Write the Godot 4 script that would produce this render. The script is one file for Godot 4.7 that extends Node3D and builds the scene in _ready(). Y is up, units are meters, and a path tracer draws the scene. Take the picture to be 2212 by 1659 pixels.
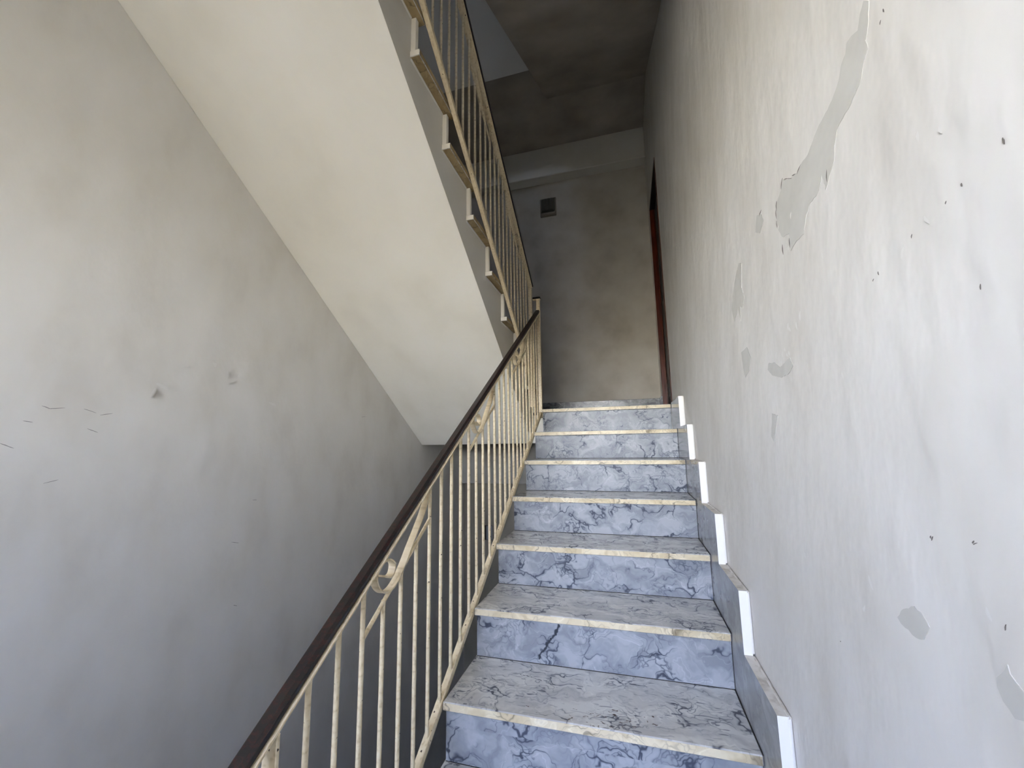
extends Node3D
# Stairwell: a marble flight rising to a half landing, the next flight returning overhead on the left.
# x right, y up, z towards the viewer; the landing's nosing is at y = 0, z = 0.

# ---- measures -------------------------------------------------------------
const RISE := 0.17            # lower flight
const GOING := 0.2678
const WIDE := 0.87
const NOSE := 0.0145          # nosing beyond the riser
const SLAB := 0.0255          # tread thickness
const RISE2 := 0.178          # returning flight
const GOING2 := 0.2804
const EDGE2 := -0.0898        # open ends of its treads
const SIDE2 := -0.1298        # its plastered side
const BACK2 := -0.2985        # back of tread 0 of the returning flight
const WALL_L := -1.08
const WALL_R := 0.9
const WALL_B := -1.165
const FLOOR := -1.53
const STOREY := 3.12
const FRONT := 4.5
const HALL_L := -2.3          # the hall behind the viewer is wider than the stairs
const HALL_Z := 3.4
const WIN_X0 := -1.5
const WIN_X1 := 0.4
const WIN_Y0 := -0.18
const WIN_Y1 := 0.84
const RAIL1 := -0.014
const RAIL2 := -0.0750

var M := {}
var rng := RandomNumberGenerator.new()

func _ready() -> void:
	rng.seed = 7
	# camera
	var cam := Camera3D.new()
	cam.name = "camera"
	add_child(cam)
	cam.position = Vector3(0.5925, -0.2454, 2.8641)
	cam.rotation_order = EULER_ORDER_YXZ
	cam.rotation = Vector3(0.1467, 0.2758, -0.0163)
	cam.fov = rad_to_deg(2.0 * atan(829.5 / 879.33))
	cam.near = 0.02
	cam.far = 200.0
	cam.current = true
	# sky, daylight and exposure
	var sky_mat := ProceduralSkyMaterial.new()
	sky_mat.sky_top_color = Color(0.42, 0.525, 0.735)
	sky_mat.sky_horizon_color = Color(0.95, 0.945, 0.93)
	sky_mat.sky_curve = 0.19
	sky_mat.ground_bottom_color = Color(0.27, 0.255, 0.22)
	sky_mat.ground_horizon_color = Color(0.72, 0.69, 0.63)
	sky_mat.ground_curve = 0.12
	var sky := Sky.new()
	sky.sky_material = sky_mat
	var env := Environment.new()
	env.background_mode = Environment.BG_SKY
	env.sky = sky
	env.background_energy_multiplier = 15.5
	env.tonemap_mode = Environment.TONE_MAPPER_LINEAR
	env.tonemap_exposure = 3.55
	env.sdfgi_enabled = true
	env.ssao_enabled = true
	env.ssil_enabled = true
	var we := WorldEnvironment.new()
	we.name = "world_environment"
	we.environment = env
	add_child(we)
	# area light added in the window for daylight; the sky adds blue from above
	daylight("daylight_window", Vector3((WIN_X0 + WIN_X1) / 2, (WIN_Y0 + WIN_Y1) / 2, FRONT - 0.04), Vector2(WIN_X1 - WIN_X0, WIN_Y1 - WIN_Y0), 0.0, Color(1.0, 0.985, 0.95), 0.25)

	make_materials()
	room()
	lower_staircase()
	upper_staircase()
	overhead_staircases()
	lower_railing()
	upper_railing()
	landing_door()
	small_things()

func daylight(called: String, at: Vector3, size: Vector2, tilt: float, tint: Color, energy: float) -> void:
	var l := AreaLight3D.new()
	l.name = called
	l.area_size = size
	l.light_color = tint
	l.light_energy = energy
	l.area_range = 20.0
	l.area_attenuation = 2.0
	l.shadow_enabled = true
	add_child(l)
	l.position = at
	l.rotation.x = tilt

# ---- helpers ----------------------------------------------------------------
func st_new() -> SurfaceTool:
	var st := SurfaceTool.new()
	st.begin(Mesh.PRIMITIVE_TRIANGLES)
	return st

func uv_of(p: Vector3, n: Vector3, off: Vector2) -> Vector2:
	var a := n.abs()
	if a.y >= a.x and a.y >= a.z * 0.99:
		return Vector2(p.x, p.z) + off
	if a.z >= a.x:
		return Vector2(p.x, -p.y) + off
	return Vector2(p.z, -p.y) + off

# a flat convex face given in order round its edge, turned so that it looks along n
func face(st: SurfaceTool, pts: Array, n: Vector3, off := Vector2.ZERO) -> void:
	var c: Vector3 = (pts[1] - pts[0]).cross(pts[2] - pts[0])
	var ring := pts.duplicate()
	if c.dot(n) > 0.0:
		ring.reverse()          # front faces run clockwise
	var nn := n.normalized()
	for i in range(1, ring.size() - 1):
		for p: Vector3 in [ring[0], ring[i], ring[i + 1]]:
			st.set_normal(nn)
			st.set_uv(uv_of(p, nn, off))
			st.add_vertex(p)

func box(st: SurfaceTool, a: Vector3, b: Vector3, off := Vector2.ZERO, skip := []) -> void:
	var x := [minf(a.x, b.x), maxf(a.x, b.x)]
	var y := [minf(a.y, b.y), maxf(a.y, b.y)]
	var z := [minf(a.z, b.z), maxf(a.z, b.z)]
	for s in 2:
		var d := 2.0 * s - 1.0
		if not ("x" + str(s)) in skip:
			face(st, [Vector3(x[s], y[0], z[0]), Vector3(x[s], y[1], z[0]), Vector3(x[s], y[1], z[1]), Vector3(x[s], y[0], z[1])], Vector3(d, 0, 0), off)
		if not ("y" + str(s)) in skip:
			face(st, [Vector3(x[0], y[s], z[0]), Vector3(x[1], y[s], z[0]), Vector3(x[1], y[s], z[1]), Vector3(x[0], y[s], z[1])], Vector3(0, d, 0), off)
		if not ("z" + str(s)) in skip:
			face(st, [Vector3(x[0], y[0], z[s]), Vector3(x[1], y[0], z[s]), Vector3(x[1], y[1], z[s]), Vector3(x[0], y[1], z[s])], Vector3(0, 0, d), off)

# a box with chamfered edges
func cbox(st: SurfaceTool, a: Vector3, b: Vector3, c: float, off := Vector2.ZERO, skip := []) -> void:
	var lo := Vector3(minf(a.x, b.x), minf(a.y, b.y), minf(a.z, b.z))
	var hi := Vector3(maxf(a.x, b.x), maxf(a.y, b.y), maxf(a.z, b.z))
	var corner := func(sx: int, sy: int, sz: int, axis: int) -> Vector3:
		var p := Vector3(hi.x if sx > 0 else lo.x, hi.y if sy > 0 else lo.y, hi.z if sz > 0 else lo.z)
		var s := [sx, sy, sz]
		for k in 3:
			if k != axis:
				p[k] -= s[k] * c
		return p
	for axis in 3:
		for s in [-1, 1]:
			var n := Vector3.ZERO
			n[axis] = s
			if ("xyz"[axis] + ("1" if s > 0 else "0")) in skip:
				continue
			var ring := []
			for q in [[-1, -1], [1, -1], [1, 1], [-1, 1]]:
				var sg := [0, 0, 0]
				sg[axis] = s
				sg[(axis + 1) % 3] = q[0]
				sg[(axis + 2) % 3] = q[1]
				ring.append(corner.call(sg[0], sg[1], sg[2], axis))
			face(st, ring, n, off)
	for axis in 3:               # edges run along this axis
		var u := (axis + 1) % 3
		var v := (axis + 2) % 3
		for su in [-1, 1]:
			for sv in [-1, 1]:
				var n := Vector3.ZERO
				n[u] = su
				n[v] = sv
				var s0 := [0, 0, 0]
				s0[u] = su
				s0[v] = sv
				var s1 := s0.duplicate()
				s0[axis] = -1
				s1[axis] = 1
				face(st, [corner.call(s0[0], s0[1], s0[2], u), corner.call(s1[0], s1[1], s1[2], u), corner.call(s1[0], s1[1], s1[2], v), corner.call(s0[0], s0[1], s0[2], v)], n, off)
	for sx in [-1, 1]:
		for sy in [-1, 1]:
			for sz in [-1, 1]:
				face(st, [corner.call(sx, sy, sz, 0), corner.call(sx, sy, sz, 1), corner.call(sx, sy, sz, 2)], Vector3(sx, sy, sz), off)

# a profile in (z, y) drawn out along x
func prism_x(st: SurfaceTool, prof: PackedVector2Array, x0: float, x1: float, off := Vector2.ZERO) -> void:
	var tri := Geometry2D.triangulate_polygon(prof)
	for i in range(0, tri.size(), 3):
		for s in 2:
			var x := x1 if s else x0
			var p := []
			for k in 3:
				var q := prof[tri[i + k]]
				p.append(Vector3(x, q.y, q.x))
			face(st, p, Vector3(signf((x1 - x0) * (s - 0.5)), 0, 0), off)
	var turn := 1.0 if Geometry2D.is_polygon_clockwise(prof) else -1.0
	for i in prof.size():
		var a := prof[i]
		var b := prof[(i + 1) % prof.size()]
		var d := (b - a).orthogonal() * turn
		# orthogonal() of (z, y) gives (y, -z): turned outwards by the winding
		face(st, [Vector3(x0, a.y, a.x), Vector3(x1, a.y, a.x), Vector3(x1, b.y, b.x), Vector3(x0, b.y, b.x)], Vector3(0, d.y, d.x) * -1.0 if not outward(prof, a, b, d) else Vector3(0, d.y, d.x), off)

func outward(prof: PackedVector2Array, a: Vector2, b: Vector2, d: Vector2) -> bool:
	return not Geometry2D.is_point_in_polygon((a + b) * 0.5 + d.normalized() * 0.0004, prof)

# a bar of n sides between two points, smooth when n is large
func bar(st: SurfaceTool, p: Vector3, q: Vector3, r: float, n := 10) -> void:
	var d := (q - p).normalized()
	var u := d.cross(Vector3(1, 0, 0) if absf(d.x) < 0.9 else Vector3(0, 1, 0)).normalized()
	var v := d.cross(u)
	var len := p.distance_to(q)
	for i in n:
		var a0 := TAU * i / n
		var a1 := TAU * (i + 1) / n
		var e0 := u * cos(a0) + v * sin(a0)
		var e1 := u * cos(a1) + v * sin(a1)
		var ring := [[p + e0 * r, e0, 0.0], [p + e1 * r, e1, 0.0], [q + e1 * r, e1, len], [q + e0 * r, e0, len]]
		var c: Vector3 = (ring[1][0] - ring[0][0]).cross(ring[2][0] - ring[0][0])
		if c.dot(e0 + e1) > 0.0:
			ring.reverse()
		for k in [0, 1, 2, 0, 2, 3]:
			st.set_normal(ring[k][1])
			st.set_uv(Vector2(float(i) / n * TAU * r, ring[k][2] + p.z * 3.7))
			st.add_vertex(ring[k][0])
		face(st, [p, p + e0 * r, p + e1 * r], -d)
		face(st, [q, q + e0 * r, q + e1 * r], d)

# a profile in (side, up) drawn along a straight run; side is x
func run(st: SurfaceTool, prof: Array, p: Vector3, q: Vector3) -> void:
	var d := (q - p).normalized()
	var up := Vector3(1, 0, 0).cross(d)
	if up.y < 0.0:
		up = -up
	var n := prof.size()
	var len := p.distance_to(q)
	var mid := Vector2.ZERO
	for k: Vector2 in prof:
		mid += k / n
	for i in n:
		var a: Vector2 = prof[i]
		var b: Vector2 = prof[(i + 1) % n]
		var e := (b - a).orthogonal()
		if e.dot((a + b) * 0.5 - mid) < 0.0:
			e = -e
		var A := Vector3(a.x, 0, 0) + up * a.y
		var B := Vector3(b.x, 0, 0) + up * b.y
		face(st, [p + A, p + B, q + B, q + A], Vector3(e.x, 0, 0) + up * e.y)
		var C := up * mid.y + Vector3(mid.x, 0, 0)
		face(st, [p + A, p + B, p + C], -d)
		face(st, [q + A, q + B, q + C], d)

func rect_profile(w: float, h: float, c: float) -> Array:
	var x := w / 2.0
	var y := h / 2.0
	return [Vector2(-x + c, -y), Vector2(x - c, -y), Vector2(x, -y + c), Vector2(x, y - c), Vector2(x - c, y), Vector2(-x + c, y), Vector2(-x, y - c), Vector2(-x, -y + c)]

# a flat strip bent along points in the plane x = at, its width lying along x
func strip(st: SurfaceTool, pts: PackedVector3Array, w: float, t: float) -> void:
	var n := pts.size()
	var side := []
	for i in n:
		var d := (pts[mini(i + 1, n - 1)] - pts[maxi(i - 1, 0)]).normalized()
		side.append(Vector3(1, 0, 0).cross(d).normalized())
	var hx := Vector3(w / 2, 0, 0)
	for i in n - 1:
		for s in [-1.0, 1.0]:
			var N0: Vector3 = side[i] * s
			var N1: Vector3 = side[i + 1] * s
			var a := pts[i] + N0 * t / 2
			var b := pts[i + 1] + N1 * t / 2
			var ring := [[a - hx, N0], [a + hx, N0], [b + hx, N1], [b - hx, N1]]
			var c: Vector3 = (ring[1][0] - ring[0][0]).cross(ring[2][0] - ring[0][0])
			if c.dot(N0) > 0.0:
				ring.reverse()
			for k in [0, 1, 2, 0, 2, 3]:
				st.set_normal(ring[k][1])
				st.set_uv(Vector2(ring[k][0].z, ring[k][0].y))
				st.add_vertex(ring[k][0])
			face(st, [pts[i] - side[i] * t / 2 + hx * s, pts[i] + side[i] * t / 2 + hx * s, pts[i + 1] + side[i + 1] * t / 2 + hx * s, pts[i + 1] - side[i + 1] * t / 2 + hx * s], Vector3(s, 0, 0))
	for e in [0, n - 1]:
		var p := pts[e]
		var f := side[e] as Vector3
		face(st, [p - hx - f * t / 2, p + hx - f * t / 2, p + hx + f * t / 2, p - hx + f * t / 2], (pts[e] - pts[1 if e == 0 else n - 2]))

func obj(called: String, st: SurfaceTool, mat: Material, parent: Node = self) -> MeshInstance3D:
	var o := MeshInstance3D.new()
	o.name = called
	if mat and mat.get("normal_enabled"):
		st.generate_tangents()
	o.mesh = st.commit()
	if mat:
		o.mesh.surface_set_material(0, mat)
	o.cast_shadow = GeometryInstance3D.SHADOW_CASTING_SETTING_ON
	if parent == self:
		o.name = numbered(called)
	parent.add_child(o, true)
	return o

# the same with several materials
func obj_many(called: String, parts: Array, parent: Node = self) -> MeshInstance3D:
	var mesh := ArrayMesh.new()
	for k in parts:
		if (k[1] as BaseMaterial3D).normal_enabled:
			(k[0] as SurfaceTool).generate_tangents()
		(k[0] as SurfaceTool).commit(mesh)
		mesh.surface_set_material(mesh.get_surface_count() - 1, k[1])
	var o := MeshInstance3D.new()
	o.name = called
	o.mesh = mesh
	if parent == self:
		o.name = numbered(called)
	parent.add_child(o, true)
	return o

var taken := {}
func numbered(called: String) -> String:
	var k: int = taken.get(called, 0)
	taken[called] = k + 1
	return called if k == 0 else "%s_%03d" % [called, k]

func tag(o: Node, label: String, category: String, group := "", kind := "") -> Node:
	o.set_meta("label", label)
	if category:
		o.set_meta("category", category)
	if group:
		o.set_meta("group", group)
	if kind:
		o.set_meta("kind", kind)
	return o

func thing(called: String, label: String, category: String, group := "", kind := "") -> Node3D:
	var o := Node3D.new()
	o.name = numbered(called)
	add_child(o)
	tag(o, label, category, group, kind)
	return o

func V2(list: Array) -> PackedVector2Array:
	var o := PackedVector2Array()
	for i in range(0, list.size(), 2):
		o.append(Vector2(list[i], list[i + 1]))
	return o

# ---- materials --------------------------------------------------------------
func noise(sd: int, freq: float, oct := 3, kind := FastNoiseLite.TYPE_SIMPLEX_SMOOTH) -> FastNoiseLite:
	var n := FastNoiseLite.new()
	n.seed = sd
	n.frequency = freq
	n.noise_type = kind
	n.fractal_type = FastNoiseLite.FRACTAL_FBM if oct > 1 else FastNoiseLite.FRACTAL_NONE
	n.fractal_octaves = oct
	return n

func noise_tex(sd: int, freq: float, oct: int, ramp: Array, size := 512) -> NoiseTexture2D:
	var t := NoiseTexture2D.new()
	t.width = size
	t.height = size
	t.seamless = true
	t.noise = noise(sd, freq, oct)
	var g := Gradient.new()
	var offs := PackedFloat32Array()
	var cols := PackedColorArray()
	for k in ramp:
		offs.append(k[0])
		cols.append(k[1])
	g.offsets = offs
	g.colors = cols
	t.color_ramp = g
	return t

func bump_tex(sd: int, freq: float, oct: int, size := 512, strength := 6.0) -> NoiseTexture2D:
	var t := NoiseTexture2D.new()
	t.width = size
	t.height = size
	t.seamless = true
	t.as_normal_map = true
	t.bump_strength = strength
	t.noise = noise(sd, freq, oct)
	return t

func paint(albedo: Color, rough: float) -> StandardMaterial3D:
	var m := StandardMaterial3D.new()
	m.albedo_color = albedo
	m.roughness = rough
	return m

func plaster(tex: Texture2D, bump: Texture2D, scale: Vector3, depth: float, rough := 0.75) -> StandardMaterial3D:
	var m := paint(Color.WHITE, rough)
	m.albedo_texture = tex
	m.uv1_scale = scale
	m.normal_enabled = true
	m.normal_texture = bump
	m.normal_scale = depth
	return m

func g3(v: float, w := 0.0) -> Color:
	return Color(v + w, v, v - w * 1.3)

func cells(sd: int, freq: float) -> FastNoiseLite:
	var n := FastNoiseLite.new()
	n.seed = sd
	n.frequency = freq
	n.noise_type = FastNoiseLite.TYPE_CELLULAR
	n.cellular_distance_function = FastNoiseLite.DISTANCE_EUCLIDEAN
	n.cellular_return_type = FastNoiseLite.RETURN_DISTANCE2_SUB
	n.cellular_jitter = 1.0
	n.fractal_type = FastNoiseLite.FRACTAL_NONE
	return n

# polished marble: clouds, then a branching net of thin veins that comes and goes
func marble(w: int, h: int, px: float, sd: int, light: Color, cloud: Color, vein: Color, stretch: Vector2, slant: float, amount: float, dashes: float, strokes: Array) -> ImageTexture:
	var n1 := noise(sd, 7.0, 4)
	var n2 := noise(sd + 1, 7.0, 4)
	var big := noise(sd + 2, 6.0, 4)
	var ca := cells(sd + 3, 8.0)
	var cb := cells(sd + 4, 21.0)
	var mask := noise(sd + 6, 5.0, 3)
	var dash := noise(sd + 7, 26.0, 2)
	var pale := noise(sd + 8, 4.0, 3)
	var data := PackedByteArray()
	data.resize(w * h * 3)
	var i := 0
	for y in h:
		var v := y * px
		for x in w:
			var u := x * px
			var wx := n1.get_noise_2d(u, v)
			var wy := n2.get_noise_2d(u, v)
			var a := (u + v * slant) * stretch.x + wx * 0.075
			var b := (v - u * slant * 0.4) * stretch.y + wy * 0.075
			var m1 := mask.get_noise_2d(u, v)
			var m2 := mask.get_noise_2d(u + 7.0, v + 3.0)
			var up := clampf(m1 * 2.2 + 0.42, 0.0, 1.0)
			var vp := clampf(m2 * 2.2 + 0.38, 0.0, 1.0)
			var d := ca.get_noise_2d(a, b) + 1.0
			var t := 0.012 + 0.030 * up * up
			var s := exp(-d * d / (t * t)) * (0.20 + 0.80 * up) + exp(-d * d / 0.016) * 0.20 * up
			d = cb.get_noise_2d(a + wx * 0.03, b + wy * 0.03) + 1.0
			t = 0.035 + 0.05 * vp
			s += exp(-d * d / (t * t)) * 0.70 * vp * (0.35 + 0.65 * up) + exp(-d * d / 0.06) * 0.10 * vp
			s *= amount
			if dashes > 0.0:
				d = dash.get_noise_2d(u * 0.55 + wx * 0.02, v * 2.6 + wy * 0.02)
				s += clampf((d - 0.44) * 7.0, 0.0, 1.0) * dashes * (0.3 + 0.7 * vp)
			s = clampf(s, 0.0, 1.0)
			var c := clampf(big.get_noise_2d(a, b * 1.4) * 1.5 + 0.40, 0.0, 1.0)
			d = pale.get_noise_2d(a, b)
			c -= exp(-d * d / 0.0006) * 0.5
			data[i] = int(clampf(lerpf(lerpf(light.r, cloud.r, c), vein.r, s), 0, 1) * 255.0)
			data[i + 1] = int(clampf(lerpf(lerpf(light.g, cloud.g, c), vein.g, s), 0, 1) * 255.0)
			data[i + 2] = int(clampf(lerpf(lerpf(light.b, cloud.b, c), vein.b, s), 0, 1) * 255.0)
			i += 3
	var img := Image.create_from_data(w, h, false, Image.FORMAT_RGB8, data)
	# strokes: [points in metres, width in metres, colour]
	for sk in strokes:
		var pts: PackedVector2Array = sk[0]
		for e in pts.size() - 1:
			var p := pts[e] / px
			var q := pts[e + 1] / px
			var steps := int(p.distance_to(q)) + 1
			for t in steps:
				var o := p.lerp(q, float(t) / steps)
				o += Vector2(n1.get_noise_2d(o.x * px * 5.0, o.y * px * 5.0), n2.get_noise_2d(o.x * px * 5.0, o.y * px * 5.0)) * 9.0
				var r: float = sk[1] / px * (0.45 + 1.2 * absf(big.get_noise_2d(o.x * px * 6.0, o.y * px * 6.0)))
				for yy in range(int(o.y - r), int(o.y + r) + 1):
					for xx in range(int(o.x - r), int(o.x + r) + 1):
						if xx >= 0 and yy >= 0 and xx < w and yy < h:
							var f := clampf(1.0 - Vector2(xx, yy).distance_to(o) / maxf(r, 0.6), 0.0, 1.0)
							img.set_pixel(xx, yy, img.get_pixel(xx, yy).lerp(sk[2], f * 0.8))
	img.generate_mipmaps()
	return ImageTexture.create_from_image(img)

func stone(tex: Texture2D, rough: float, tint := Color.WHITE) -> StandardMaterial3D:
	var m := paint(tint, rough)
	m.albedo_texture = tex
	m.metallic_specular = 0.5
	return m

func make_materials() -> void:
	var wall_col := noise_tex(3, 0.006, 5, [[0.0, Color(0.80, 0.785, 0.755)], [0.45, Color(0.835, 0.825, 0.80)], [1.0, Color(0.86, 0.852, 0.835)]], 1024)
	var wall_bump := bump_tex(12, 0.012, 5, 1024, 8.0)
	M.wall = plaster(wall_col, wall_bump, Vector3(0.55, 0.26, 1), 0.24)
	M.smooth_wall = plaster(wall_col, wall_bump, Vector3(0.55, 0.3, 1), 0.12)
	M.soffit = plaster(noise_tex(6, 0.006, 5, [[0.0, Color(0.81, 0.795, 0.755)], [0.45, Color(0.848, 0.836, 0.80)], [1.0, Color(0.87, 0.862, 0.835)]], 512), wall_bump, Vector3(0.5, 0.5, 1), 0.08)
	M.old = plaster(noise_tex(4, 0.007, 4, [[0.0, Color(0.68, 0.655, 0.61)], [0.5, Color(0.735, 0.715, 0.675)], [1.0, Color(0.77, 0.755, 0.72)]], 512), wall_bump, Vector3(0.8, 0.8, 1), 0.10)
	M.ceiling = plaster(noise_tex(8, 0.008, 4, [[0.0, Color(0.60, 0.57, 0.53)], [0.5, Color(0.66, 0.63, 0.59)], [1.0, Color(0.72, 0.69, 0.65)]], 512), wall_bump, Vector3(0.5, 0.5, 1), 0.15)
	M.patch = plaster(noise_tex(21, 0.02, 3, [[0.0, Color(0.745, 0.74, 0.715)], [1.0, Color(0.78, 0.775, 0.75)]], 256), bump_tex(5, 0.03, 3, 256, 3.0), Vector3(1.5, 1.5, 1.5), 0.2, 0.85)
	M.flake = paint(Color(0.85, 0.842, 0.82), 0.8)
	M.scuff = paint(Color(0.56, 0.55, 0.54), 0.9)
	M.chip = paint(Color(0.45, 0.43, 0.41), 0.9)
	M.white = paint(Color(0.95, 0.945, 0.93), 0.55)
	M.fillet = paint(Color(0.86, 0.85, 0.82), 0.6)
	M.ledge = plaster(noise_tex(31, 0.03, 4, [[0.0, Color(0.70, 0.67, 0.62)], [0.5, Color(0.84, 0.82, 0.78)], [1.0, Color(0.87, 0.855, 0.83)]], 256), wall_bump, Vector3(3, 3, 3), 0.2)
	var dark := Color(0.14, 0.17, 0.22)
	var brown := Color(0.33, 0.28, 0.25)
	var spots := [[V2([0.19, 1.79, 0.235, 1.80, 0.27, 1.812]), 0.0022, Color(0.2, 0.2, 0.22)]]
	for k in 46:
		var sx := rng.randfn(0.50, 0.075)
		var sy := 1.995 - absf(rng.randfn(0.0, 0.035)) - maxf(0.0, sx - 0.50) * 0.35
		spots.append([V2([sx, sy, sx + rng.randf_range(-0.016, 0.016), sy + rng.randf_range(-0.006, 0.006)]), rng.randf_range(0.0012, 0.0035), brown])
	M.riser = stone(marble(1024, 1024, 1.0 / 1024.0, 40, Color(0.695, 0.71, 0.73), Color(0.565, 0.585, 0.615), Color(0.27, 0.30, 0.36), Vector2(0.9, 1.25), 0.5, 0.95, 0.0,
		[[V2([0.345, 0.806, 0.33, 0.838, 0.312, 0.862, 0.296, 0.886, 0.276, 0.910, 0.27, 0.93]), 0.0062, dark]]), 0.42)
	M.tread = stone(marble(1024, 2048, 1.0 / 1024.0, 70, Color(0.835, 0.83, 0.805), Color(0.735, 0.73, 0.715), Color(0.34, 0.35, 0.38), Vector2(0.6, 1.5), 0.15, 0.80, 0.7, spots), 0.14)
	M.tread.uv1_scale = Vector3(1, 0.5, 1)
	M.skirt = stone(marble(512, 512, 1.0 / 400.0, 95, Color(0.60, 0.61, 0.615), Color(0.53, 0.54, 0.545), Color(0.40, 0.41, 0.43), Vector2(0.6, 0.9), 0.9, 0.4, 0.0, []), 0.13)
	M.skirt.uv1_scale = Vector3(0.78, 0.78, 1)
	M.edge = stone(marble(1024, 256, 1.0 / 1024.0, 55, Color(0.93, 0.88, 0.76), Color(0.84, 0.775, 0.63), Color(0.47, 0.42, 0.33), Vector2(1, 1), 0.4, 0.5, 0.0, []), 0.4)
	M.edge.uv1_scale = Vector3(1, 4, 1)
	M.brown_marble = stone(M.edge.albedo_texture, 0.5, Color(0.72, 0.67, 0.57))  # marble tinted brown for tread sides and undersides
	M.brown_marble.uv1_scale = Vector3(1, 4, 1)
	M.end = paint(Color(0.93, 0.91, 0.86), 0.55)
	M.baseboard = stone(marble(512, 512, 1.0 / 512.0, 120, Color(0.50, 0.51, 0.52), Color(0.34, 0.35, 0.37), Color(0.70, 0.70, 0.70), Vector2(0.6, 1.4), 0.8, 0.6, 0.0, []), 0.25)
	M.joint = paint(Color(0.12, 0.11, 0.10), 0.9)
	# cream gloss paint with small rusty pits
	M.cream = paint(Color.WHITE, 0.42)
	M.cream.albedo_texture = noise_tex(61, 0.035, 2, [[0.0, Color(0.74, 0.66, 0.50)], [0.35, Color(0.86, 0.79, 0.65)], [0.80, Color(0.89, 0.83, 0.70)], [0.90, Color(0.85, 0.78, 0.63)], [0.92, Color(0.20, 0.13, 0.09)], [1.0, Color(0.12, 0.08, 0.06)]], 512)
	M.cream.uv1_scale = Vector3(3.1, 3.1, 3.1)
	M.rust = paint(Color(0.13, 0.08, 0.055), 0.9)
	M.handrail = paint(Color.WHITE, 0.38)
	M.handrail.albedo_texture = noise_tex(77, 0.03, 4, [[0.0, Color(0.035, 0.03, 0.03)], [0.45, Color(0.06, 0.048, 0.048)], [0.60, Color(0.21, 0.075, 0.065)], [0.72, Color(0.06, 0.05, 0.05)], [1.0, Color(0.24, 0.11, 0.085)]], 512)
	M.handrail.uv1_scale = Vector3(2.6, 5.0, 1.0)
	M.wood = paint(Color.WHITE, 0.3)
	M.wood.albedo_texture = noise_tex(88, 0.02, 4, [[0.0, Color(0.20, 0.07, 0.03)], [0.5, Color(0.32, 0.12, 0.05)], [1.0, Color(0.42, 0.17, 0.07)]], 256)
	M.wood.uv1_scale = Vector3(9.0, 0.6, 1.0)
	M.shaded_dark_wood = paint(Color(0.05, 0.03, 0.025), 0.5)  # dark wood, blackened further for the shade in the doorway
	M.floor = stone(M.tread.albedo_texture, 0.2, Color(0.93, 0.9, 0.85))
	M.well_shade = paint(Color(0.22, 0.215, 0.21), 0.7)  # lower storey coloured dark so less light bounces below the landing
	M.olive = plaster(noise_tex(14, 0.01, 3, [[0.0, Color(0.44, 0.42, 0.37)], [1.0, Color(0.51, 0.49, 0.44)]], 256), wall_bump, Vector3(0.8, 0.8, 1), 0.1, 0.5)  # shade of the space below the landing put into the wall colour
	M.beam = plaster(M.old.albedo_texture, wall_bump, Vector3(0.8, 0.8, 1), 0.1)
	M.beam.albedo_color = Color(0.76, 0.77, 0.78)  # plaster darkened for the shade on the lower beam
	M.lamp_case = paint(Color(0.55, 0.52, 0.47), 0.5)
	M.lamp_glass = paint(Color(0.33, 0.33, 0.30), 0.1)
	M.lamp_glass.clearcoat_enabled = true
	M.lamp_glass.clearcoat = 1.0
	M.grey_plate = paint(Color(0.42, 0.44, 0.46), 0.5)
	M.black = paint(Color(0.02, 0.02, 0.02), 0.8)
	M.frame = paint(Color(0.55, 0.55, 0.54), 0.4)
	M.glass = paint(Color(0.95, 0.97, 1.0, 0.06), 0.0)
	M.glass.transparency = BaseMaterial3D.TRANSPARENCY_ALPHA
	M.paving = paint(Color(0.60, 0.57, 0.52), 0.9)

# ---- the room ---------------------------------------------------------------
func solid(called: String, boxes: Array, mat: Material, label: String, category: String) -> MeshInstance3D:
	var st := st_new()
	for b in boxes:
		box(st, b[0], b[1])
	var o := obj(called, st, mat)
	tag(o, label, category, "", "structure")
	return o

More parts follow.
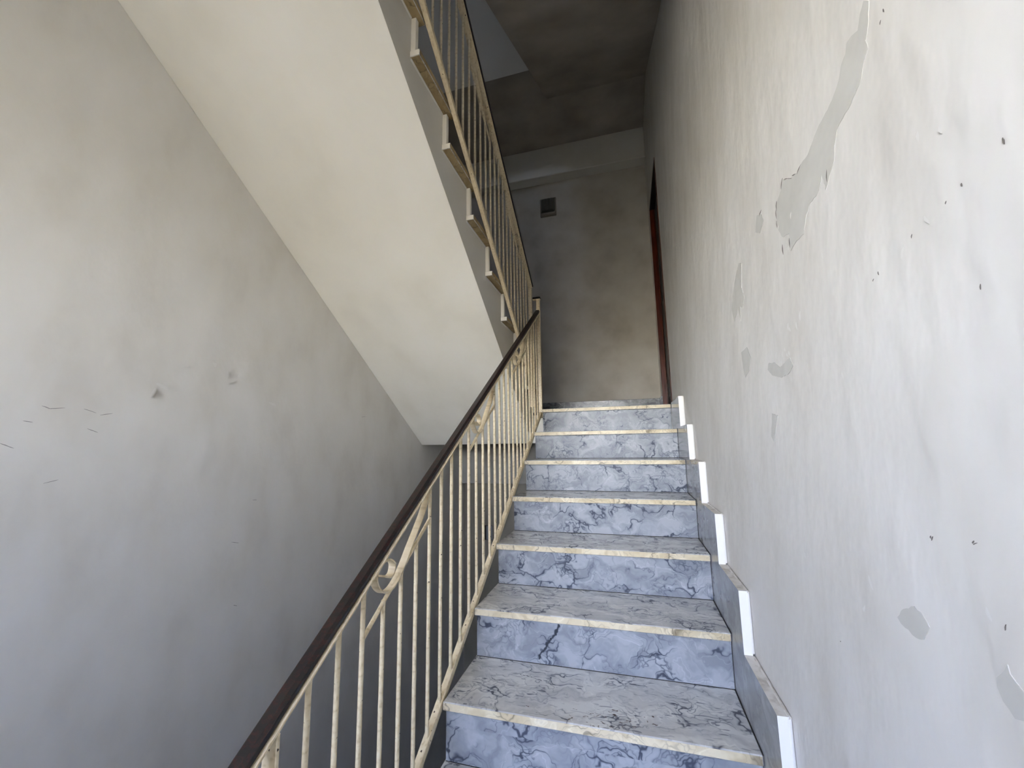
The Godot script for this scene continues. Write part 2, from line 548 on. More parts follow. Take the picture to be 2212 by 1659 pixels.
func room() -> void:
	var top := 4.6
	var low := -3.4
	var lw := solid("wall_left", [[Vector3(WALL_L - 0.2, low, WALL_B - 0.2), Vector3(WALL_L, top, HALL_Z)], [Vector3(HALL_L - 0.2, low, HALL_Z - 0.2), Vector3(WALL_L - 0.2, top, HALL_Z)], [Vector3(HALL_L - 0.2, low, HALL_Z), Vector3(HALL_L, top, FRONT + 0.2)]], M.smooth_wall, "long off-white plaster wall left of the railing, scuffed and blistered", "wall")
	var rw := solid("wall_right", [
		[Vector3(WALL_R, low, -0.2), Vector3(WALL_R + 0.22, top, FRONT + 0.2)],
		[Vector3(WALL_R, low, WALL_B - 0.2), Vector3(WALL_R + 0.22, top, -0.95)],
		[Vector3(WALL_R, 1.94, -0.95), Vector3(WALL_R + 0.22, top, -0.2)],
		[Vector3(WALL_R, low, -0.95), Vector3(WALL_R + 0.22, 0.0, -0.2)]], M.wall, "off-white plaster wall beside the marble steps with peeling paint patches", "wall")
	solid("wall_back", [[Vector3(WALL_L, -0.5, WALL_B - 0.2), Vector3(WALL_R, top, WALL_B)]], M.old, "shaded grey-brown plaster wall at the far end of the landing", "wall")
	solid("wall_back", [[Vector3(WALL_L, low, WALL_B - 0.2), Vector3(WALL_R, -0.5, WALL_B)]], M.olive, "back wall below the landing coloured dark for its shade, seen between the balusters", "wall")
	solid("wall_front", [
		[Vector3(HALL_L, low, FRONT), Vector3(WIN_X0, top, FRONT + 0.2)],
		[Vector3(WIN_X1, low, FRONT), Vector3(WALL_R, top, FRONT + 0.2)],
		[Vector3(WIN_X0, WIN_Y1, FRONT), Vector3(WIN_X1, 3.8, FRONT + 0.2)],
		[Vector3(WIN_X0, 4.35, FRONT), Vector3(WIN_X1, top, FRONT + 0.2)],
		[Vector3(WIN_X0, 3.8, FRONT), Vector3(-0.85, 4.35, FRONT + 0.2)],
		[Vector3(-0.3, 3.8, FRONT), Vector3(WIN_X1, 4.35, FRONT + 0.2)],
		[Vector3(WIN_X0, low, FRONT), Vector3(WIN_X1, WIN_Y0, FRONT + 0.2)]], M.wall, "plaster wall with the tall window behind the viewer", "wall")
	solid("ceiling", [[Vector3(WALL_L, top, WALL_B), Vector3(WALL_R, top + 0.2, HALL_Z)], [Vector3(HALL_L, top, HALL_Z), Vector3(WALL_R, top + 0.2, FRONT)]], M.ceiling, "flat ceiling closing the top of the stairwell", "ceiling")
	# the upper floor behind and above the viewer
	solid("ceiling", [[Vector3(WALL_L, 1.40, 2.46), Vector3(WALL_R, 1.60, HALL_Z)], [Vector3(HALL_L, 1.40, HALL_Z), Vector3(WALL_R, 1.60, FRONT)]], M.soffit, "plain underside of the upper floor above the viewer", "ceiling")
	solid("floor", [[Vector3(WALL_L, FLOOR - 0.2, 2.46), Vector3(WALL_R, FLOOR, HALL_Z)], [Vector3(HALL_L, FLOOR - 0.2, HALL_Z), Vector3(WALL_R, FLOOR, FRONT)]], M.floor, "pale stone hall floor at the foot of the steps", "floor")
	solid("floor", [[Vector3(WALL_L, -3.32, WALL_B), Vector3(WALL_R, -3.12, 2.46)]], M.well_shade, "lower floor deep below the railing, darkened to shade the stairwell", "floor")
	solid("wall_front", [[Vector3(WALL_L, -3.12, 2.46), Vector3(WALL_R, FLOOR - 0.2, 2.56)]], M.well_shade, "low wall under the hall floor edge", "wall")
	# half landings and their beams
	var st := st_new()
	box(st, Vector3(0.0, -0.24, WALL_B), Vector3(WALL_R, -SLAB, -0.03))
	box(st, Vector3(WALL_L, -0.24, WALL_B), Vector3(0.0, -SLAB, -0.245))
	tag(obj("landing", st, M.soffit), "half landing slab at the top of the marble steps", "landing", "", "structure")
	st = st_new()
	box(st, Vector3(WALL_L, 2.88, WALL_B), Vector3(WALL_R, 3.12, -0.09))
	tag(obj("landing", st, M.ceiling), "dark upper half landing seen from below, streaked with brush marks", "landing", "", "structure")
	st = st_new()
	cbox(st, Vector3(WALL_L, 2.555, WALL_B - 0.05), Vector3(WALL_R, 2.9, -1.03), 0.006)
	tag(obj("trim", st, M.soffit), "plastered beam along the back wall under the upper landing", "beam", "", "structure")
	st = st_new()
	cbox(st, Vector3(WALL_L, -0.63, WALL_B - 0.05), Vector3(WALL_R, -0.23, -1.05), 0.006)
	tag(obj("trim", st, M.beam), "plastered beam coloured duller for its shade along the back wall below the lower landing, behind the balusters", "beam", "", "structure")
	# marble baseboards on the landing
	st = st_new()
	cbox(st, Vector3(WALL_L, 0.0, WALL_B), Vector3(WALL_R - 0.012, 0.158, WALL_B + 0.015), 0.002)
	tag(obj("baseboard_back", st, M.baseboard), "dark veined marble baseboard along the landing's back wall", "baseboard", "", "structure")
	st = st_new()
	cbox(st, Vector3(WALL_R - 0.015, 0.0, WALL_B + 0.001), Vector3(WALL_R, 0.158, -0.96), 0.002)
	tag(obj("baseboard_right", st, M.baseboard), "short grey marble baseboard between the corner and the door frame", "baseboard", "", "structure")
	# tall window behind the viewer
	var d := thing("window_1", "tall two-leaf window with grey metal frame behind the viewer", "window", "", "structure")
	st = st_new()
	for x in [WIN_X0, (WIN_X0 + WIN_X1) / 2 - 0.02, WIN_X1 - 0.04]:
		cbox(st, Vector3(x, WIN_Y0, FRONT + 0.08), Vector3(x + 0.04, WIN_Y1, FRONT + 0.13), 0.003)
	for y in [WIN_Y0, WIN_Y1 - 0.04]:
		cbox(st, Vector3(WIN_X0, y, FRONT + 0.08), Vector3(WIN_X1, y + 0.04, FRONT + 0.13), 0.003)
	obj("window_frame", st, M.frame, d)
	st = st_new()
	box(st, Vector3(WIN_X0 + 0.01, WIN_Y0 + 0.01, FRONT + 0.10), Vector3(WIN_X1 - 0.01, WIN_Y1 - 0.01, FRONT + 0.106))
	obj("pane", st, M.glass, d)
	d = thing("window_2", "small unseen window added above the viewer to light the topmost stair underside", "window", "", "structure")  # added only to brighten the topmost soffit
	st = st_new()
	for x in [-0.85, -0.34]:
		cbox(st, Vector3(x, 3.8, FRONT + 0.08), Vector3(x + 0.04, 4.35, FRONT + 0.13), 0.003)
	for y in [3.8, 4.31]:
		cbox(st, Vector3(-0.85, y, FRONT + 0.08), Vector3(-0.3, y + 0.04, FRONT + 0.13), 0.003)
	obj("window_frame", st, M.frame, d)
	st = st_new()
	box(st, Vector3(-0.84, 3.81, FRONT + 0.10), Vector3(-0.31, 4.34, FRONT + 0.106))
	obj("pane", st, M.glass, d)
	wall_marks(lw, rw)

# peeled places: the paint film is gone and the grey plaster shows; curled flakes stand off the wall
func patch(parent: Node, x: float, list: Array, called := "peeled_patch") -> void:
	var src := V2(list)
	var out := PackedVector2Array()
	for i in src.size():
		var a := src[i]
		var b := src[(i + 1) % src.size()]
		var n := maxi(1, int(a.distance_to(b) / 0.006))
		for k in n:
			var p := a.lerp(b, float(k) / n)
			if k > 0:
				p += Vector2(rng.randf_range(-1, 1), rng.randf_range(-1, 1)) * 0.0011
			out.append(p)
	var st := st_new()
	var tri := Geometry2D.triangulate_polygon(out)
	if tri.is_empty():
		out = src
		tri = Geometry2D.triangulate_polygon(out)
	for i in range(0, tri.size(), 3):
		var t := []
		for k in 3:
			t.append(Vector3(x, out[tri[i + k]].y, out[tri[i + k]].x))
		face(st, t, Vector3(-1, 0, 0))
	for i in out.size():
		var a := out[i]
		var b := out[(i + 1) % out.size()]
		var e := (b - a).orthogonal()
		if not outward(out, a, b, e):
			e = -e
		face(st, [Vector3(x, a.y, a.x), Vector3(x, b.y, b.x), Vector3(x + 0.001, b.y, b.x), Vector3(x + 0.001, a.y, a.x)], Vector3(0, e.y, e.x))
	obj(called, st, M.patch, parent)

# a sliver of lifted paint or a dark chip on a wall plane; side is the way the wall looks
func flake(parent: Node, x: float, side: float, z: float, y: float, length: float, width: float, angle: float, lift: float, mat: Material, called: String) -> void:
	var st := st_new()
	var d := Vector2(cos(angle), sin(angle))
	var n := Vector2(-d.y, d.x)
	var rows := 5
	var grid := []
	for i in rows + 1:
		var t := float(i) / rows
		var w := width * (0.25 + 0.75 * sin(PI * clampf(t * 0.9 + 0.05, 0, 1))) * rng.randf_range(0.7, 1.2)
		var c := Vector2(z, y) + d * (t - 0.5) * length + n * rng.randf_range(-0.15, 0.15) * width
		var a := c - n * w / 2
		var b := c + n * w / 2
		grid.append([Vector3(x + side * 0.0003, a.y, a.x), Vector3(x + side * (0.0005 + lift * sin(PI * (t * 0.9 + 0.05))), b.y, b.x)])
	for i in rows:
		face(st, [grid[i][0], grid[i][1], grid[i + 1][1], grid[i + 1][0]], Vector3(side, 0, 0))
		face(st, [grid[i][1], grid[i][1] - Vector3(side * 0.0006, 0, 0), grid[i + 1][1] - Vector3(side * 0.0006, 0, 0), grid[i + 1][1]], Vector3(0, n.y, n.x))
	obj(called, st, mat, parent)

func wall_marks(lw: Node, rw: Node) -> void:
	var x := WALL_R - 0.0007
	patch(rw, x, [2.333, 0.287, 2.342, 0.276, 2.333, 0.25, 2.325, 0.239, 2.327, 0.226, 2.313, 0.217, 2.306, 0.204, 2.29, 0.198, 2.27, 0.192, 2.255, 0.191, 2.238, 0.188, 2.227, 0.172, 2.22, 0.152, 2.202, 0.14, 2.187, 0.127, 2.182, 0.157, 2.168, 0.14, 2.155, 0.137, 2.134, 0.138, 2.112, 0.123, 2.097, 0.103, 2.063, 0.105, 2.038, 0.1, 2.04, 0.134, 2.008, 0.143, 1.992, 0.167, 1.989, 0.194, 2.001, 0.219, 2.029, 0.229, 2.039, 0.243, 2.068, 0.225, 2.106, 0.214, 2.121, 0.218, 2.148, 0.216, 2.176, 0.227, 2.194, 0.232, 2.223, 0.233, 2.242, 0.238, 2.261, 0.248, 2.27, 0.26, 2.283, 0.264, 2.289, 0.275, 2.3, 0.273, 2.314, 0.266, 2.323, 0.28])
	patch(rw, x, [1.708, 0.222, 1.732, 0.211, 1.71, 0.153, 1.726, 0.119, 1.7, 0.1, 1.683, 0.111, 1.672, 0.073, 1.66, 0.113, 1.609, 0.091, 1.593, 0.132, 1.627, 0.171, 1.665, 0.202])
	patch(rw, x, [2.224, -0.454, 2.251, -0.439, 2.263, -0.442, 2.274, -0.453, 2.26, -0.471, 2.247, -0.475, 2.22, -0.47, 2.214, -0.465])
	patch(rw, x, [2.358, -0.461, 2.364, -0.455, 2.373, -0.443, 2.374, -0.45, 2.385, -0.458, 2.391, -0.466, 2.379, -0.484, 2.371, -0.487, 2.361, -0.479, 2.357, -0.469])
	patch(rw, x, [1.851, -0.077, 1.891, -0.082, 1.917, -0.098, 1.975, -0.088, 1.985, -0.107, 1.96, -0.118, 1.917, -0.119, 1.867, -0.106, 1.843, -0.09])
	patch(rw, x, [1.647, -0.008, 1.703, -0.006, 1.726, -0.038, 1.704, -0.067, 1.663, -0.08, 1.649, -0.05])
	patch(rw, x, [1.84, -0.188, 1.874, -0.195, 1.852, -0.226, 1.833, -0.251, 1.819, -0.237])
	patch(rw, x, [1.882, 0.26, 1.91, 0.247, 1.919, 0.228, 1.89, 0.213, 1.862, 0.23])
	for p in V2([2.268, -0.048, 2.28, -0.044, 2.346, -0.029, 2.418, -0.114, 2.419, -0.016, 2.398, -0.021, 2.465, -0.007, 2.362, 0.239, 2.354, 0.232, 2.299, -0.352, 2.301, -0.353, 2.358, -0.344, 2.36, -0.345, 2.044, -0.566, 2.378, -0.411]):
		flake(rw, WALL_R, -1.0, p.x, p.y, rng.randf_range(0.003, 0.0065), rng.randf_range(0.0007, 0.0017), rng.randf_range(0.4, 1.9), 0.0004, M.chip, "paint_chip")
	# dark lifted rims of the largest patch
	for q in [[2.035, 0.238, 0.9], [2.056, 0.234, -0.5], [2.072, 0.224, -0.6], [2.090, 0.219, -0.4], [2.110, 0.215, 0.3], [1.998, 0.214, 1.3], [1.992, 0.200, 1.4], [1.990, 0.178, 1.7], [2.003, 0.120, 1.5], [2.038, 0.116, 1.6], [2.196, 0.145, 1.3], [1.905, 0.252, 0.3]]:
		flake(rw, WALL_R, -1.0, q[0], q[1], 0.02, 0.0014, q[2], 0.0012, M.chip, "paint_rim")
	for p in V2([2.058, 0.16, 2.328, -0.04, 2.371, -0.024, 2.151, 0.039, 2.408, 0.05, 2.379, 0.065, 2.044, -0.026, 1.992, -0.037, 2.024, -0.039, 1.743, 0.225, 2.186, 0.136, 2.299, -0.527, 2.362, -0.406, 2.135, -0.484, 2.163, -0.153, 1.964, -0.081, 1.93, -0.09, 1.851, -0.065, 2.114, -0.233, 2.162, -0.441, 1.937, -0.462, 2.0, 0.11, 2.03, 0.11, 1.99, 0.2, 1.995, 0.17, 1.86, -0.06, 1.88, -0.055, 1.905, -0.07, 1.94, -0.075, 1.955, -0.068, 1.975, -0.08, 1.85, -0.045, 1.70, 0.0, 1.74, -0.02, 1.985, -0.03]):
		flake(rw, WALL_R, -1.0, p.x, p.y, rng.randf_range(0.008, 0.02), rng.randf_range(0.0015, 0.003), rng.randf_range(1.0, 2.0), 0.0015, M.flake, "paint_flake")
	flake(rw, WALL_R, -1.0, 0.03, 1.20, 0.09, 0.05, 1.5, 0.006, M.flake, "paint_flake")
	for p in V2([1.799, -0.037, 1.771, -0.011, 1.696, 0.082, 1.58, 0.108, 1.52, 0.075, 1.496, 0.046, 1.275, -0.032]):
		flake(lw, WALL_L, 1.0, p.x, p.y, rng.randf_range(0.02, 0.045), rng.randf_range(0.006, 0.011), rng.randf_range(0.2, 2.6), 0.009, M.flake, "paint_flake")
	for p in V2([2.077, -0.114, 2.054, -0.115, 1.973, -0.117, 1.929, -0.125, 2.112, -0.158, 1.96, -0.18, 2.043, -0.334, 1.392, -0.914, 1.416, -0.649, 1.334, -0.48, 2.146, -0.227, 0.555, -0.051]):
		flake(lw, WALL_L, 1.0, p.x, p.y, rng.randf_range(0.02, 0.04), 0.0020, rng.randf_range(-0.5, 0.5), 0.0002, M.scuff, "paint_chip")

# ---- stairs -----------------------------------------------------------------
func step_profile(n: int, rise: float, going: float, under: Array, drop: float) -> PackedVector2Array:
	# the concrete under slabs: steps from the landing (z = 0) down towards the viewer
	var prof := PackedVector2Array()
	prof.append(Vector2(-0.03, -drop))
	for k in n:
		prof.append(Vector2(k * going - NOSE - 0.02, -k * rise - drop))
		prof.append(Vector2(k * going - NOSE - 0.02, -(k + 1) * rise - drop))
	for p in under:
		prof.append(p)
	return prof

func slab(top_y: float, x0: float, x1: float, z0: float, z1: float, t: float, off: Vector2, toward: float) -> Array:
	# a tread: polished all over but for the sawn front and end edges
	var body := st_new()
	cbox(body, Vector3(x0, top_y - t, z0), Vector3(x1, top_y, z1), 0.0025, off, ["z1" if toward > 0 else "z0", "x0" if toward > 0 else "x1"])
	var edge := st_new()
	var c := 0.0025
	var zf := z1 if toward > 0 else z0
	face(edge, [Vector3(x0 + c, top_y - t + c, zf), Vector3(x1 - c, top_y - t + c, zf), Vector3(x1 - c, top_y - c, zf), Vector3(x0 + c, top_y - c, zf)], Vector3(0, 0, toward), off)
	var xe := x0 if toward > 0 else x1
	face(edge, [Vector3(xe, top_y - t + c, z0 + c), Vector3(xe, top_y - t + c, z1 - c), Vector3(xe, top_y - c, z1 - c), Vector3(xe, top_y - c, z0 + c)], Vector3(-toward, 0, 0), off)
	return [[body, M.tread], [edge, M.edge]]

func lower_staircase() -> void:
	var s := thing("staircase", "lower marble staircase with grey veined risers climbing to the landing", "staircase")
	var st := st_new()
	var under := [Vector2(8 * GOING + 0.25, -9 * RISE - SLAB), Vector2(8 * GOING + 0.25, -9 * RISE - 0.2), Vector2(8 * GOING - 0.1, -0.24 - 0.586 * (8 * GOING + 0.32)), Vector2(-0.42, -0.24), Vector2(-0.42, -SLAB)]
	var prof := step_profile(9, RISE, GOING, under, SLAB)
	prism_x(st, prof, 0.039, WIDE + 0.02)
	obj("stair_body", st, M.soffit, s)
	for k in 9:
		var z := k * GOING
		var y := -k * RISE
		var back := z - GOING - NOSE - 0.018 if k > 0 else -0.32
		obj_many("tread", slab(y, 0.0, WIDE - 0.0015, back, z, SLAB, Vector2(0.0, 0.285 * (k + 1) - z), 1.0), s)
		st = st_new()
		var zf := z - NOSE
		cbox(st, Vector3(0.005, y - RISE + 0.001, zf - 0.02), Vector3(WIDE - 0.001, y - SLAB - 0.0005, zf), 0.0012, Vector2(0.03, 0.155 * k + y), [])
		obj("riser", st, M.riser, s)
		# the dark joint where the riser stands on the tread below
		st = st_new()
		box(st, Vector3(0.005, y - RISE - 0.0005, zf - 0.004), Vector3(WIDE + 0.001, y - RISE + 0.0016, zf + 0.0006))
		box(st, Vector3(WIDE - 0.0012, y - RISE - 0.0005, zf), Vector3(WIDE + 0.0004, y - RISE + 0.0008, z + GOING - 0.002))
		obj("joint", st, M.joint, s)
	# stepped skirting slabs against the right wall
	for f in 9:
		var z1 := f * GOING + 0.418
		var z0 := z1 - GOING if f > 0 else 0.0
		var top := -f * RISE + 0.0072
		var low := top - 0.40
		var body := st_new()
		box(body, Vector3(WIDE, low, z0), Vector3(0.8925, top, z1), Vector2(0.13 * f, 0.21 * f), ["z1", "y1"])
		var end := st_new()
		face(end, [Vector3(WIDE, top - RISE - 0.02, z1), Vector3(0.8925, top - RISE - 0.02, z1), Vector3(0.8925, top, z1), Vector3(WIDE, top, z1)], Vector3(0, 0, 1))
		var ledge := st_new()
		face(ledge, [Vector3(WIDE, top, z0), Vector3(0.8925, top, z0), Vector3(0.8925, top, z1), Vector3(WIDE, top, z1)], Vector3(0, 1, 0))
		var o := obj_many("skirting_slab", [[body, M.skirt], [end, M.white], [ledge, M.ledge]], s)
		# plaster fillet that closes the skirting to the wall
		st = st_new()
		bar(st, Vector3(0.8922, top - RISE + 0.004, z1 - 0.007), Vector3(0.8922, top - 0.004, z1 - 0.007), 0.0076, 12)
		obj("plaster_fillet", st, M.white, o)
		st = st_new()
		bar(st, Vector3(0.8935, top - 0.005, z0 + 0.004), Vector3(0.8935, top - 0.005, z1 - 0.004), 0.0062, 12)
		obj("plaster_fillet", st, M.ledge, o)

func upper_staircase() -> void:
	var s := thing("staircase", "upper staircase returning overhead on the left, smooth pale underside and marble tread ends", "staircase")
	var n := 9
	var prof := PackedVector2Array()
	var t := 0.027
	prof.append(Vector2(-0.245, -0.24))
	prof.append(Vector2(BACK2 - 0.012, -0.24) if BACK2 > -0.245 else Vector2(-0.2451, -0.2))
	prof.append(Vector2(-0.2451, -t))
	for j in range(1, n + 1):
		var zr := BACK2 + (j - 1) * GOING2 - 0.004
		if j == 1:
			zr = -0.245
		prof.append(Vector2(zr, j * RISE2 - t))
		prof.append(Vector2(BACK2 + j * GOING2 - 0.004, j * RISE2 - t))
	prof.append(Vector2(2.455, n * RISE2 - t))
	prof.append(Vector2(2.455, 1.40))
	prof.append(Vector2(2.127, 1.40))
	var st := st_new()
	var clean := PackedVector2Array()
	for p in prof:
		if clean.is_empty() or clean[clean.size() - 1].distance_to(p) > 0.003:
			clean.append(p)
	prism_x(st, clean, WALL_L + 0.001, SIDE2)
	obj("stair_body", st, M.soffit, s)
	for j in range(1, n + 1):
		var back := BACK2 + j * GOING2
		var y := j * RISE2
		var front := BACK2 + (j - 1) * GOING2 - 0.045
		var zb := back if j < n else back + 0.1
		var off := Vector2(0.11 * j, 0.285 * j - front)
		var body := st_new()
		cbox(body, Vector3(WALL_L + 0.001, y - t, front), Vector3(EDGE2, y, zb), 0.002, off, ["x1", "z1", "y0"])
		var c := 0.002
		var side := st_new()
		face(side, [Vector3(EDGE2, y - t + c, front + c), Vector3(EDGE2, y - t + c, zb - c), Vector3(EDGE2, y - c, zb - c), Vector3(EDGE2, y - c, front + c)], Vector3(1, 0, 0), off)
		face(side, [Vector3(WALL_L + 0.003, y - t, front + c), Vector3(EDGE2 - c, y - t, front + c), Vector3(EDGE2 - c, y - t, zb - c), Vector3(WALL_L + 0.003, y - t, zb - c)], Vector3(0, -1, 0), off)
		var end := st_new()
		face(end, [Vector3(WALL_L + 0.003, y - t + c, zb), Vector3(EDGE2 - c, y - t + c, zb), Vector3(EDGE2 - c, y - c, zb), Vector3(WALL_L + 0.003, y - c, zb)], Vector3(0, 0, 1), off)
		obj_many("tread", [[body, M.tread], [side, M.brown_marble], [end, M.end]], s)
		st = st_new()
		cbox(st, Vector3(WALL_L + 0.001, y - RISE2 + 0.0005, front + 0.018), Vector3(EDGE2 - 0.021, y - t - 0.0005, front + 0.040), 0.0015, Vector2(0.2 * j, 0.155 * j + y))
		obj("riser", st, M.end, s)
		# plaster bead under the tread end
		st = st_new()
		bar(st, Vector3(SIDE2, y - t - 0.004, front + 0.045), Vector3(SIDE2, y - t - 0.004, zb - 0.004), 0.005, 8)
		obj("plaster_bead", st, M.fillet, s)

func overhead_staircases() -> void:
	# the flight above the lower one: only its dark underside is seen
	var s := thing("staircase", "dark plain underside of the staircase above, over the landing", "staircase", "", "structure")
	var st := st_new()
	var H := STOREY
	var prof := V2([-0.42, H - 0.24, 2.2, H - 0.24 - 0.586 * 2.62, 2.455, 1.40, 2.455, 1.60])
	for k in range(8, -1, -1):
		prof.append(Vector2(k * GOING, H - (k + 1) * RISE))
		prof.append(Vector2(k * GOING, H - k * RISE))
	prof.append(Vector2(-0.42, H))
	prism_x(st, prof, 0.039, WALL_R - 0.001)
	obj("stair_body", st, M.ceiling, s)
	s = thing("staircase", "topmost staircase, a grey sloping underside glimpsed behind the upper railing", "staircase", "", "structure")
	st = st_new()
	prof = V2([-0.09, 2.88, 1.9, 2.88 + 0.69 * 1.99, 1.9, 4.5, 1.6, 4.5, -0.09, 3.30])
	prism_x(st, prof, WALL_L + 0.001, 0.0)
	obj("stair_body", st, M.soffit, s)
	s = thing("staircase", "darkened staircase descending below the railing to the lower floor", "staircase", "", "structure")
	st = st_new()
	prof = PackedVector2Array()
	for k in 9:
		prof.append(Vector2(2.455 - k * GOING2, FLOOR - k * RISE2))
		prof.append(Vector2(2.455 - k * GOING2, FLOOR - (k + 1) * RISE2))
	prof.append(Vector2(2.455 - 8 * GOING2, FLOOR - 9 * RISE2 - 0.05))
	prof.append(Vector2(2.455, FLOOR - 9 * RISE2 - 0.05))
	prism_x(st, prof, WALL_L + 0.001, SIDE2)
	obj("stair_body", st, M.well_shade, s)

# ---- railings ---------------------------------------------------------------
func scroll_points(x: float, z_of: Callable, under: Callable) -> PackedVector3Array:
	# (run up the slope, height against the underside of the handrail)
	var k := V2([0.312, -0.008, 0.272, -0.048, 0.2, -0.082, 0.156, -0.103, 0.13, -0.108, 0.104, -0.103, 0.076, -0.084, 0.052, -0.053, 0.04, -0.026, 0.04, -0.009, 0.051, -0.003, 0.069, -0.006, 0.094, -0.022, 0.113, -0.046, 0.117, -0.061, 0.111, -0.072, 0.097, -0.067, 0.080, -0.051, 0.066, -0.036])
	var out := PackedVector3Array()
	for i in k.size() - 1:
		var p0 := k[maxi(i - 1, 0)]
		var p3 := k[mini(i + 2, k.size() - 1)]
		for t in 4:
			var q := k[i].cubic_interpolate(k[i + 1], p0, p3, t / 4.0)
			var z: float = z_of.call(q.x)
			out.append(Vector3(x, under.call(z) + q.y, z))
	var e := k[k.size() - 1]
	out.append(Vector3(x, under.call(z_of.call(e.x)) + e.y, z_of.call(e.x)))
	return out

func railing(s: Node3D, x: float, a: float, pitch: float, way: float, first: int, last: int, low: Callable, under: Callable, panels: Array, z_bottom: float, z_top: float, ends: Array, shift: float, wide: float) -> void:
	# low: centre line of the bottom bar; under: underside of the flat bar below the handrail
	var st := st_new()
	run(st, rect_profile(0.021, 0.021, 0.0015), Vector3(x, low.call(z_bottom), z_bottom), Vector3(x, low.call(z_top), z_top))
	obj("bottom_bar", st, M.cream, s)
	st = st_new()
	run(st, rect_profile(0.034, 0.006, 0.001), Vector3(x + 0.4 * shift, under.call(z_bottom) + 0.004, z_bottom), Vector3(x + 0.4 * shift, under.call(z_top) + 0.004, z_top))
	obj("flat_bar", st, M.cream, s)
	st = st_new()
	run(st, rect_profile(wide, 0.022, 0.006), Vector3(x + shift, under.call(ends[0]) + 0.0185, ends[0]), Vector3(x + shift, under.call(ends[1]) + 0.0185, ends[1]))
	obj("handrail", st, M.handrail, s)
	var z_of := func(n: float) -> float: return a + way * n * pitch
	for n in range(first, last + 1):
		var z: float = z_of.call(n)
		var y1: float = under.call(z) + 0.002
		for p in panels:
			if n > p and n < p + 4:
				y1 = under.call(z) - 0.106
		st = st_new()
		bar(st, Vector3(x, low.call(z) + 0.004, z), Vector3(x, y1, z), 0.0058, 10)
		var o := obj("baluster", st, M.cream, s)
		# a few pits where the paint is gone
		for k in rng.randi_range(1, 3):
			var py := lerpf(low.call(z), y1, rng.randf_range(0.1, 0.95))
			var pit := st_new()
			var e := rng.randf_range(-0.3, 1.2)
			bar(pit, Vector3(x + 0.0050 * cos(e), py, z + 0.0050 * sin(e)), Vector3(x + 0.0062 * cos(e), py, z + 0.0062 * sin(e)), rng.randf_range(0.001, 0.0022), 7)
			obj("rust_pit", pit, M.rust, o)
	for p in panels:
		var z0: float = z_of.call(p)
		var z1: float = z_of.call(p + 4)
		st = st_new()
		bar(st, Vector3(x, under.call(z0) - 0.112, z0), Vector3(x, under.call(z1) - 0.106, z1), 0.0056, 10)
		obj("brace", st, M.cream, s)
		st = st_new()
		var from := z0
		strip(st, scroll_points(x, func(t: float) -> float: return from + way * t * pitch / 0.0803, under), 0.020, 0.004)
		obj("scroll", st, M.cream, s)

func lower_railing() -> void:
	var s := thing("railing", "cream iron railing with dark handrail climbing beside the lower marble steps", "railing")
	var low := func(z: float) -> float: return -0.042 - 0.62 * z
	var under := func(z: float) -> float: return 0.702 - 0.634 * z
	railing(s, RAIL1, 2.001, 0.0803, -1.0, -2, 24, low, under, [0, 8, 16], 2.40, -0.02, [2.42, -0.03], -0.005, 0.031)
	var st := st_new()
	cbox(st, Vector3(RAIL1 - 0.013, -0.06, -0.052), Vector3(RAIL1 + 0.013, 0.838, -0.026), 0.002)
	obj("post", st, M.cream, s)
	st = st_new()
	cbox(st, Vector3(RAIL1 - 0.015, low.call(2.242), 2.238), Vector3(RAIL1 + 0.015, under.call(2.242), 2.246), 0.0015)
	var fp := obj("flat_post", st, M.cream, s)
	for q in V2([0.004, 0.62, 0.006, 0.55, -0.003, 0.52, 0.001, 0.50]):
		st = st_new()
		bar(st, Vector3(RAIL1 + q.x, low.call(2.242) + q.y, 2.2455), Vector3(RAIL1 + q.x, low.call(2.242) + q.y, 2.2465), 0.0016, 7)
		obj("rust_pit", st, M.rust, fp)
	# the level link that joins both handrails over the post
	st = st_new()
	cbox(st, Vector3(RAIL2 + 0.021, 0.832, -0.054), Vector3(RAIL1 + 0.018, 0.838, -0.026), 0.001)
	obj("flat_bar", st, M.cream, s)
	st = st_new()
	cbox(st, Vector3(RAIL2 + 0.021, 0.838, -0.060), Vector3(RAIL1 + 0.020, 0.853, -0.020), 0.005)
	obj("handrail_link", st, M.handrail, s)
	# a flat foot that ties the post to the landing
	st = st_new()
	cbox(st, Vector3(RAIL1 - 0.012, -0.055, -0.05), Vector3(0.004, -0.027, -0.028), 0.002)
	obj("foot", st, M.cream, s)

func upper_railing() -> void:
	var s := thing("railing", "cream iron railing along the upper staircase, seen from below with thin dark handrail", "railing")
	var low := func(z: float) -> float: return 0.213 + 0.7286 * z
	var under := func(z: float) -> float: return 0.958 + 0.684 * z
	railing(s, RAIL2, 0.2585, 0.0785, 1.0, -2, 24, low, under, [0, 8, 16], -0.04, 2.2, [-0.045, 2.2], 0.007, 0.036)
	var st := st_new()
	cbox(st, Vector3(RAIL2 - 0.013, 0.02, -0.052), Vector3(RAIL2 + 0.013, under.call(-0.04), -0.026), 0.002)
	obj("post", st, M.cream, s)
	# brackets from the bottom bar to the tread ends
	for j in [2, 4, 6, 8]:
		var z: float = BACK2 + (j - 1) * GOING2 + 0.06
		st = st_new()
		bar(st, Vector3(RAIL2, low.call(z), z), Vector3(RAIL2, j * RISE2 - 0.02, z + 0.005), 0.004, 8)
		obj("bracket", st, M.cream, s)

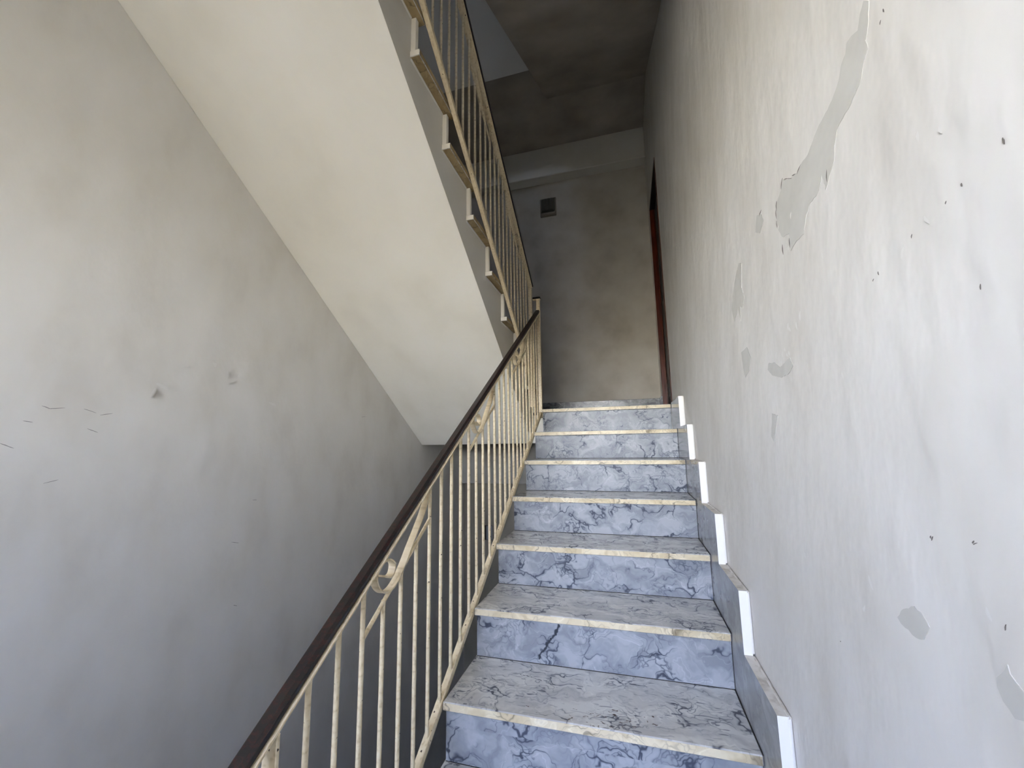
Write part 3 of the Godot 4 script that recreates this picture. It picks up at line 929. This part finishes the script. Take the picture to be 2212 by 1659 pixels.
# ---- door, lamp and fittings ------------------------------------------------
func landing_door() -> void:
	var d := thing("door_1", "dark brown wooden door set in the right wall at the landing", "door", "", "structure")
	var st := st_new()
	cbox(st, Vector3(WALL_R - 0.004, 0.0, -0.95), Vector3(WALL_R + 0.042, 1.94, -0.925), 0.003)
	cbox(st, Vector3(WALL_R - 0.004, 0.0, -0.225), Vector3(WALL_R + 0.042, 1.94, -0.2), 0.003)
	obj("door_frame", st, M.wood, d)
	st = st_new()
	cbox(st, Vector3(WALL_R - 0.004, 1.915, -0.925), Vector3(WALL_R + 0.042, 1.94, -0.225), 0.003)
	obj("door_head", st, M.shaded_dark_wood, d)  # brown head coloured near black for the shade under the lintel
	st = st_new()
	cbox(st, Vector3(WALL_R + 0.046, 0.0, -0.95), Vector3(WALL_R + 0.09, 1.94, -0.2), 0.003)
	for q in [[0.12, 0.85], [0.98, 1.8]]:
		cbox(st, Vector3(WALL_R + 0.038, q[0], -0.82), Vector3(WALL_R + 0.05, q[1], -0.33), 0.005)
	obj("door_leaf", st, M.shaded_dark_wood, d)

func small_things() -> void:
	# square bulkhead lamp high on the back wall
	var l := thing("wall_lamp", "small square unlit bulkhead lamp with dark glass high on the landing's back wall", "lamp")
	var z := WALL_B
	var st := st_new()
	cbox(st, Vector3(-0.195, 2.163, z), Vector3(-0.022, 2.372, z + 0.022), 0.006)
	obj("back_plate", st, M.lamp_case, l)
	# pillow of pressed glass
	st = st_new()
	var nx := 12
	var pos := func(i: int, j: int) -> Vector3:
		var u := -1.0 + 2.0 * i / nx
		var v := -1.0 + 2.0 * j / nx
		var h := pow(maxf(0.0, 1.0 - pow(absf(u), 4.0)), 0.5) * pow(maxf(0.0, 1.0 - pow(absf(v), 4.0)), 0.5)
		var rib := 0.004 * sin(u * 14.0) * h
		return Vector3(-0.1085 + u * 0.076, 2.283 + v * 0.078, z + 0.02 + 0.045 * h + rib)
	for i in nx:
		for j in nx:
			var a: Vector3 = pos.call(i, j)
			var b: Vector3 = pos.call(i + 1, j)
			var c: Vector3 = pos.call(i + 1, j + 1)
			var e: Vector3 = pos.call(i, j + 1)
			var n1 := (b - a).cross(c - a)
			face(st, [a, b, c], n1 if n1.z > 0 else -n1)
			var n2 := (c - a).cross(e - a)
			face(st, [a, c, e], n2 if n2.z > 0 else -n2)
	obj("glass_cover", st, M.lamp_glass, l)
	st = st_new()
	cbox(st, Vector3(-0.188, 2.168, z + 0.018), Vector3(-0.029, 2.192, z + 0.045), 0.005)
	obj("bottom_lip", st, M.lamp_case, l)
	# open junction box low on the back wall
	var b := thing("junction_box", "small grey junction box with the shade of its open gap painted black, low behind the balusters", "junction box")
	st = st_new()
	cbox(st, Vector3(-0.86, -1.19, z), Vector3(-0.775, -1.05, z + 0.006), 0.002)
	obj("gap_shade", st, M.black, b)  # black plate that paints the shade of the open gap
	st = st_new()
	cbox(st, Vector3(-0.838, -1.185, z + 0.004), Vector3(-0.772, -1.052, z + 0.014), 0.003)
	obj("cover_plate", st, M.grey_plate, b)
	# painted-over cover on the left wall
	st = st_new()
	cbox(st, Vector3(WALL_L, -0.93, 0.03), Vector3(WALL_L + 0.006, -0.83, 0.13), 0.002)
	tag(obj("cover_plate", st, M.wall), "blank square cover plate painted over on the left wall behind the scroll", "cover plate")
